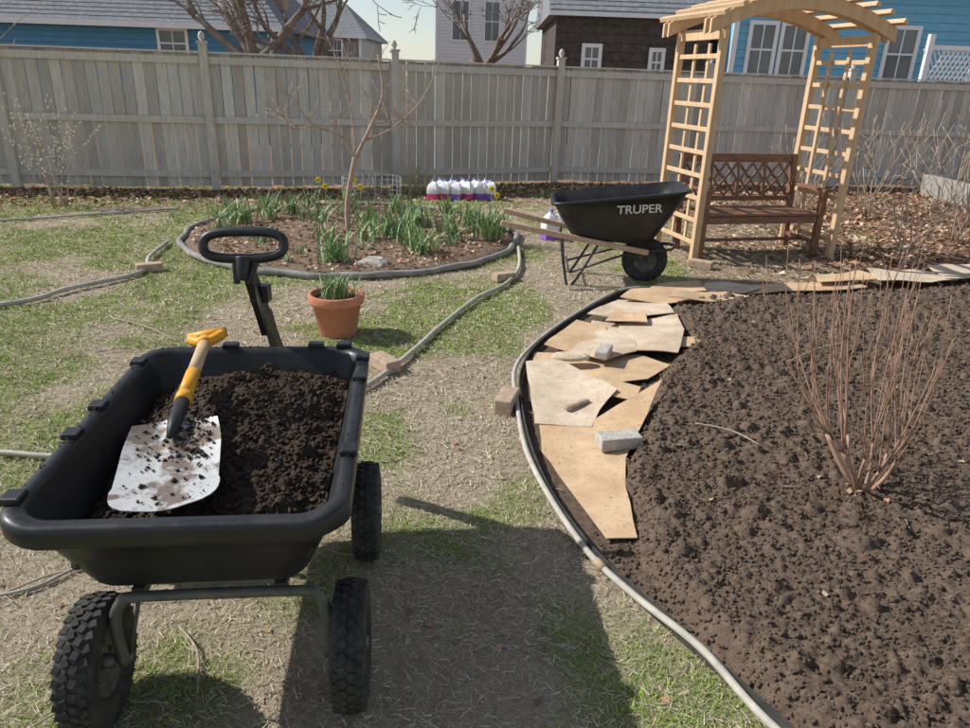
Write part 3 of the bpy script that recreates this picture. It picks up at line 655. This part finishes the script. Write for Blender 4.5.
b.obj('garden_arbor',[m_cedar],bevel=.004)
# ---------------------------------------------------------------- bench
m_bench=simple('stained_bench_wood',(.15,.072,.042),(.29,.155,.095),10,.5,.2,50,stretch=(1,1,3),spec=.4)
BM=AM@Matrix.Translation((.10,.10,0));b=B(BM);BW=1.33
for x_ in(.03,BW-.03):
    b.box((x_,.03,.32),(.06,.06,.64));b.beam((x_,.50,0),(x_,.60,.93),.06,.06,0,(0,1,0));b.box((x_,.27,.655),(.075,.60,.03));b.box((x_,.28,.37),(.04,.44,.07));b.box((x_,.28,.14),(.035,.44,.04))
for i in range(6): b.box((BW/2,.03+i*.083,.425),(BW+.02 if i==0 else BW-.13,.07,.024))
b.box((BW/2,.03,.37),(BW-.12,.03,.07));b.box((BW/2,.27,.13),(BW-.1,.04,.03))
yb=lambda z:.50+.10*z/.93
b.box((BW/2,yb(.90),.90),(BW-.0,.035,.085));b.box((BW/2,yb(.50),.50),(BW-.1,.03,.05))
n=4;pw=(BW-.12)/n
for i in range(n):
    xa=.06+i*pw;xb=xa+pw
    if i: b.beam((xa,yb(.52),.52),(xa,yb(.86),.86),.03,.022,0,(0,1,0))
    b.beam((xa+.01,yb(.53)-.0,.53),(xb-.01,yb(.85),.85),.026,.016,0,(0,1,0));b.beam((xa+.01,yb(.85)+.017,.85),(xb-.01,yb(.53)+.017,.53),.026,.016,0,(0,1,0))
    xm=(xa+xb)/2
    for (p,q_) in (((xm,.53),(xa+.02,.69)),((xa+.02,.69),(xm,.85)),((xm,.85),(xb-.02,.69)),((xb-.02,.69),(xm,.53))): b.beam((p[0],yb(p[1])-.017,p[1]),(q_[0],yb(q_[1])-.017,q_[1]),.022,.014,0,(0,1,0))
b.obj('garden_bench',[m_bench],bevel=.004)
# ---------------------------------------------------------------- fence
t=NT('weathered_fence_wood');v=t.mapped((6,6,.5));f=t.noise(9,5,.7,v);f2=t.noise(1.1,4,.6);a=t.n('ShaderNodeAttribute',attribute_name='Col')
base=t.ramp(f,[(.28,(.42,.385,.34)),(.5,(.60,.56,.505)),(.75,(.74,.70,.64))])
base=t.mix(t.ramp(f2,[(.4,0.),(.7,.5)]),base,(.49,.43,.365));t.col(t.mix(1.,base,a.outputs['Color'],'MULTIPLY'))
t.b.inputs['Roughness'].default_value=.9;t.bump(f,.4,.006);m_fence=t.m
for i in range(len(FP)-1):
    a0=Vector((*FP[i],0));a1=Vector((*FP[i+1],0));d=(a1-a0);Ln=d.length;d.normalize();ang=math.degrees(math.atan2(d.y,d.x))
    b=B(TR(a0.x,a0.y,0,ang));R=random.Random(i+50);cols=[]
    def addc(f,k=None):
        n0=len(b.v);f();k=k or R.uniform(.72,1.12);tint=R.uniform(-.02,.03);cols.extend([(k+tint,k,k-tint)]*(len(b.v)-n0))
    addc(lambda:b.box((0,-.03,.93),(.105,.105,1.86)),.95);addc(lambda:b.box((0,-.03,1.875),(.135,.135,.03)),.9);addc(lambda:b.lathe([(.0,.12),(.03,.1),(.045,.05),(.02,.0),(.05,-.0)],(0,-.03,1.89),'z',10),.9)
    nb=int(Ln/.142);bw=(Ln-.1)/nb
    for k in range(nb):
        x_=.05+bw*(k+.5);zt=1.74+R.uniform(-.008,.008);zb=.05+R.uniform(-.02,.01)
        addc(lambda:b.box((x_,.02+R.uniform(-.004,.004),(zt+zb)/2),(bw-.011,.018,zt-zb),0,Matrix.Rotation(R.gauss(0,.004),3,'Y')))
    for z_,hh in ((1.66,.09),(.92,.085),(.22,.085)): addc(lambda:b.box((Ln/2,-.012,z_),(Ln-.11,.036,hh)),1.0)
    addc(lambda:b.box((Ln/2,-.0,1.755),(Ln-.11,.11,.022)),1.05)
    o=b.obj('wooden_fence',[m_fence]);at=o.data.color_attributes.new('Col','FLOAT_COLOR','POINT')
    at.data.foreach_set('color',np.concatenate([np.array(cols),np.ones((len(cols),1))],1).astype(np.float32).ravel())
# ---------------------------------------------------------------- woody plants
def branch(b,p,d,L,r,depth,R,up=.15,split=(2,3),mi=0,jit=.35,shrink=.68,nseg=4,minr=.0015):
    pts=[p.copy()];rad=[r];q_=p.copy();d=d.normalized()
    for i in range(nseg):
        d=(d+Vector((R.gauss(0,jit*.3),R.gauss(0,jit*.3),R.gauss(0,jit*.2)+up*.15))).normalized();q_=q_+d*L/nseg;pts.append(q_.copy());rad.append(max(minr,r*(1-.45*(i+1)/nseg)))
    b.tube(pts,rad,5 if r<.03 else 8,mi)
    if depth<=0: return
    k=R.randint(*split)
    for j in range(k):
        i=nseg if j==0 else R.randint(max(1,nseg//2),nseg)
        a=Vector((R.gauss(0,1),R.gauss(0,1),R.gauss(0,.6)+up)).normalized()
        nd=(d*1.0+a*(.35 if j==0 else R.uniform(.6,1.1))).normalized()
        branch(b,pts[i],nd,L*shrink*R.uniform(.75,1.2),rad[i]*(.85 if j==0 else .6),depth-1,R,up,split,mi,jit,shrink,nseg,minr)
m_redst=simple('reddish_cane_bark',(.27,.15,.105),(.48,.31,.22),20,.7,.2,80)
m_trunk=simple('pink_brown_bark',(.34,.23,.175),(.52,.39,.31),12,.8,.4,50)
m_bark=simple('grey_bark',(.15,.12,.10),(.28,.235,.2),5,.9,.6,14,.03)
m_bark2=simple('brown_twigs',(.30,.22,.16),(.55,.44,.34),8,.9,.2)
R=random.Random(4);b=B();base=Vector((1.57,2.62,.05))
for i in range(9):
    a=2*math.pi*i/9+R.gauss(0,.2);b0=base+Vector((math.cos(a)*.025,math.sin(a)*.025,0));sp=R.uniform(.03,.13)
    mid=b0+Vector((math.cos(a)*sp-.03,math.sin(a)*sp,R.uniform(.16,.30)));k=.0066*R.uniform(.8,1.3)
    b.tube(smoothpath([b0,(b0+mid)/2+Vector((R.gauss(0,.01),R.gauss(0,.01),0)),mid],3),[k*1.5,k*1.4,k*1.3,k*1.2,k*1.1,k*1.05,k],7)
    for j in range(R.randint(3,5)):
        out=Vector((math.cos(a)*1.1+R.gauss(0,.6),math.sin(a)+R.gauss(0,.6),0))*R.uniform(.03,.16)+Vector((-.10,0,0));tip=mid+out+Vector((0,0,R.uniform(.42,.80)))
        m1=mid+out*.5+Vector((R.gauss(0,.012),R.gauss(0,.012),(tip.z-mid.z)*.33));m2=mid+out*.8+Vector((R.gauss(0,.012),R.gauss(0,.012),(tip.z-mid.z)*.66))
        P=smoothpath([mid,m1,m2,tip],4);b.tube(P,[max(.0014,k*.55*(1-.72*i_/len(P))) for i_ in range(len(P))],5)
        for q_ in range(R.randint(1,3)):
            s_=P[R.randint(4,len(P)-3)];tp=s_+Vector((R.gauss(-.01,.035),R.gauss(0,.03),R.uniform(.10,.28)));b.tube([s_,(s_+tp)/2+Vector((R.gauss(0,.006),R.gauss(0,.006),0)),tp],[.0015,.0013,.0009],4)
b.obj('bare_shrub',[m_redst])
x=rng.normal(1.53,.05,14);y=rng.normal(2.57,.03,14);leaves('dead_leaf_cluster',x,y,soilz(x,y)+.01,rng.uniform(.02,.05,14),[(.5,.33,.2),(.38,.22,.13)])
R=random.Random(9);b=B();T=Vector((-1.46,7.5,.02))
tr=smoothpath([T,(-1.46,7.5,.35),(-1.38,7.5,.75),(-1.36,7.5,.82)],4);b.tube(tr,[.032-.001*i for i in range(len(tr))],8)
for pts,r in [([(-1.36,7.5,.8),(-1.2,7.48,1.1),(-1.08,7.5,1.4),(-1.12,7.5,1.75)],.02),([(-1.37,7.5,.78),(-1.5,7.45,1.0),(-1.75,7.4,1.1),(-1.92,7.35,1.35)],.013),([(-1.3,7.5,.95),(-1.05,7.55,1.05),(-.75,7.6,1.3),(-.6,7.6,1.55)],.013),([(-1.36,7.5,.82),(-1.4,7.55,1.2),(-1.5,7.6,1.6),(-1.62,7.6,1.9)],.011),([(-1.22,7.5,1.1),(-1.0,7.6,1.15),(-.8,7.7,1.1)],.008),([(-1.75,7.4,1.1),(-1.95,7.4,1.05),(-2.05,7.4,1.2)],.007)]:
    P=smoothpath(pts,4);b.tube(P,[max(.004,r*(1-.6*i/len(P))) for i in range(len(P))],6)
    for k in range(7):
        q_=P[R.randint(3,len(P)-1)];branch(b,q_,Vector((R.gauss(0,1),R.gauss(0,.6),R.uniform(.2,1.2))),R.uniform(.12,.3),.0045,1,R,.3,minr=.0025)
b.obj('fruit_tree',[m_trunk])
def budshrub(x,y,h,name,seed,bud=None,n=9,sp=.5,mats=None,r=.007,mr=.002):
    R=random.Random(seed);b=B()
    for i in range(n): branch(b,Vector((x+R.gauss(0,.05),y+R.gauss(0,.05),0)),Vector((R.gauss(0,sp),R.gauss(0,sp*.6),1)),h*.55,r,2,R,.35,(2,3),minr=mr)
    if bud:
        V=list(b.v)
        for k in range(320):
            p=Vector(V[R.randrange(len(V))]); 
            if p.z>h*.25: b.lathe([(0,-.016),(.011,0),(0,.016)],p,'z',5,1)
    return b.obj(name,mats or [m_bark2])
budshrub(-5.05,8.6,1.05,'budding_shrub',3,True,mats=[m_bark2,simple('pale_buds',(.7,.66,.56),(.8,.76,.68),6,.8,0)],r=.009,mr=.003)
budshrub(-8.9,11.5,3.1,'forsythia_bush',8,True,n=10,sp=.5,mats=[m_bark2,simple('yellow_buds',(.7,.58,.08),(.8,.68,.12),6,.8,0)],r=.012,mr=.005)
b=B();R=random.Random(31);strapleaves(b,-1.05,10.45,.0,120,.2,.6,.45,.007,0,R);b.obj('ornamental_grass',[simple('olive_blade',(.34,.33,.18),(.46,.44,.27),9,.8,0),simple('straw_blade',(.46,.38,.24),(.6,.5,.34),9,.8,0)])
for i,(x,y,h) in enumerate([(5.3,8.2,1.2),(6.0,9.2,1.4),(5.0,9.8,1.2),(6.6,8.4,1.4),(4.3,10.2,1.0),(7.3,10.4,1.5),(4.9,7.2,.9),(4.3,7.5,.7)]): budshrub(x,y,h,'bramble_bush',20+i,n=11,sp=.5,r=.009,mr=.003)
m_gpost=simple('green_steel_post',(.05,.1,.06),(.08,.14,.09),10,.6,0)
b=B();b.box((8.3,11.2,.16),(2.2,.14,.32));b.box((7.15,11.7,.16),(.14,1.3,.32));b.obj('raised_bed_wall',[simple('grey_timber',(.25,.23,.2),(.4,.37,.33),12,.9)],bevel=.01)
b=B()
for x,y in ((6.3,9.6),(7.0,10.6),(7.5,12.0),(8.4,11.9)): b.beam((x,y,0),(x+.03,y,1.75),.035,.035)
b.obj('trellis_posts',[m_gpost])
b=B()
for k in range(26):
    x=7.4+.09*k;b.tube([(x,11.95,.1),(x,11.95,1.9)],.003,4)
for k in range(16): b.tube([(7.4,11.95,.1+.12*k),(9.7,11.95,.1+.12*k)],.003,4)
b.obj('wire_trellis',[m_wire])
for nm,x,y,h,r,seed,dp in (('bare_tree',-5.2,17,2.0,.24,2,6),('bare_tree',-4.1,17.6,1.8,.2,6,6),('bare_tree',-.4,26,2.2,.18,12,6)):
    R=random.Random(seed);b=B();branch(b,Vector((x,y,0)),Vector((.05,0,1)),h,r,0,R,.3);
    for k in range(5): branch(b,Vector((x,y,h*.82)),Vector((R.uniform(-1,1.1),R.gauss(0,.5),R.uniform(.25,1))),h*.8,r*.5,5,R,.12,(2,3),minr=.009,shrink=.66)
    b.obj(nm,[m_bark])
# ---------------------------------------------------------------- houses
m_blueL=simple('blue_clapboard',(.08,.22,.36),(.10,.27,.43),3,.7,0);m_blueR=simple('bright_blue_siding',(.16,.40,.58),(.20,.47,.66),3,.7,0)
m_roof=simple('grey_asphalt_shingle',(.17,.175,.185),(.32,.325,.34),9,.95,.5,40,.02);m_brown=simple('dark_brown_shingle',(.06,.046,.04),(.12,.098,.085),9,.9,.5,20,.02)
m_white=simple('white_trim_paint',(.76,.77,.78),(.84,.84,.84),3,.6,0);m_glass=simple('window_glass',(.05,.055,.06),(.14,.15,.17),.8,.12,0,spec=.8);m_wsid=simple('white_siding',(.7,.71,.72),(.78,.78,.78),3,.7,0)
m_gsid=simple('grey_shingle_wall',(.2,.2,.2),(.32,.32,.32),4,.9,.3)
def house(x0,x1,y,dep,eave,rise,wallm,wins,step=.16,hip=0,name='house',over=.35,corners=True):
    e=empty(name);b=B();b.box(((x0+x1)/2,y+dep/2,eave/2),(x1-x0,dep,eave));z=.02
    while z<eave-.02:
        hh=min(step,eave-z);b.box(((x0+x1)/2,y-.012,z+hh/2),(x1-x0+.02,.02,hh-.012),0,Matrix.Rotation(-.06,3,'X'));z+=step
    b.obj('walls',[wallm],e)
    b=B();X0,X1,Y0,Y1=x0-over,x1+over,y-over,y+dep+over;yr=(Y0+Y1)/2
    R0=(X0+hip,yr,eave+rise);R1=(X1-hip,yr,eave+rise);P=[(X0,Y0,eave),(X1,Y0,eave),(X1,Y1,eave),(X0,Y1,eave),R0,R1]
    Q=[(p[0],p[1],p[2]-.12) for p in P[:4]]
    b.add(P+Q,[(0,1,5,4),(1,2,5),(2,3,4,5),(3,0,4),(0,6,7,1),(1,7,8,2),(2,8,9,3),(3,9,6,0),(9,8,7,6)],0)
    n_=int(math.hypot(rise,yr-Y0)/.18)
    for k in range(n_):
        t_=k/n_;xa=X0+hip*t_;xb=X1-hip*t_
        b.beam(((xa),Y0+(yr-Y0)*t_,eave+rise*t_+.003),(xb,Y0+(yr-Y0)*t_,eave+rise*t_+.003),.03,.010)
    b.obj('roof',[m_roof],e)
    b=B();b.box(((x0+x1)/2,y-over-.02,eave-.08),(x1-x0+2*over,.03,.16 if corners else .10))
    if corners:
        for xx in(x0+.05,x1-.05): b.box((xx,y-.035,eave/2),(.13,.05,eave))
    for (wx0,wx1,wz0,wz1) in wins:
        cx,cz=(wx0+wx1)/2,(wz0+wz1)/2;w_,h_=wx1-wx0,wz1-wz0;T_=.09
        b.box((cx,y-.06,wz1-T_/2),(w_,.05,T_));b.box((cx,y-.07,wz0+T_/2),(w_+.06,.07,T_));b.box((wx0+T_/2,y-.058,cz),(T_,.05,h_-2*T_));b.box((wx1-T_/2,y-.058,cz),(T_,.05,h_-2*T_))
        b.box((cx,y-.05,cz),(w_-2*T_,.03,.045));b.box((cx,y-.052,cz),(.03,.03,h_-2*T_))
    b.obj('trim',[m_white],e)
    b=B()
    for (wx0,wx1,wz0,wz1) in wins: b.box(((wx0+wx1)/2,y-.035,(wz0+wz1)/2),(wx1-wx0-.1,.02,wz1-wz0-.1))
    b.obj('window_glass',[m_glass],e)
    return e
house(-24,-6.7,24,7,2.75,3.6,m_blueL,[(-10.25,-9.3,1.75,2.62),(-17,-16,1.7,2.6)],hip=3.4,name='blue_house')
house(1.45,5.2,19.5,6,3.12,2.6,m_brown,[(2.1,2.6,1.7,2.4),(3.75,4.15,1.7,2.35)],hip=.01,name='brown_house',step=.2,over=.2,corners=False)
house(5.6,16,19,8,3.9,3,m_blueR,[(5.95,6.65,1.75,3.0),(6.7,7.4,1.75,3.0),(9.2,10,1.75,3.0),(11.3,12.1,1.8,2.9)],hip=3,name='blue_house',step=.18)
house(-3.2,1.6,42,8,6.2,3,m_wsid,[(-2.4,-1.4,3.2,5.2),(-.7,.2,3.2,5.2)],hip=2,name='white_house')
house(-16,-7.5,44,8,3.4,2.0,m_gsid,[(-9.5,-8.5,2,3.2)],hip=2,name='grey_house')
b=B();b.box((-7.3,26.5,4.2),(.7,.7,3.2));b.obj('brick_chimney',[m_brick])
b=B()
b.box((11.2,16.9,2.45),(4.2,.08,.09));b.box((11.2,16.9,1.25),(4.2,.08,.09))
for k in range(5): b.box((9.15+k*1.03,16.88,1.35),(.11,.11,2.7))
for k in range(38): x=9.0+k*.1;b.beam((x,16.92,1.3),(x+.55,16.92,2.42),.028,.012,0,(0,1,0))
for k in range(38): x=9.6+k*.1;b.beam((x,16.90,1.3),(x-.55,16.90,2.42),.028,.012,0,(0,1,0))
b.obj('white_lattice_railing',[m_white])
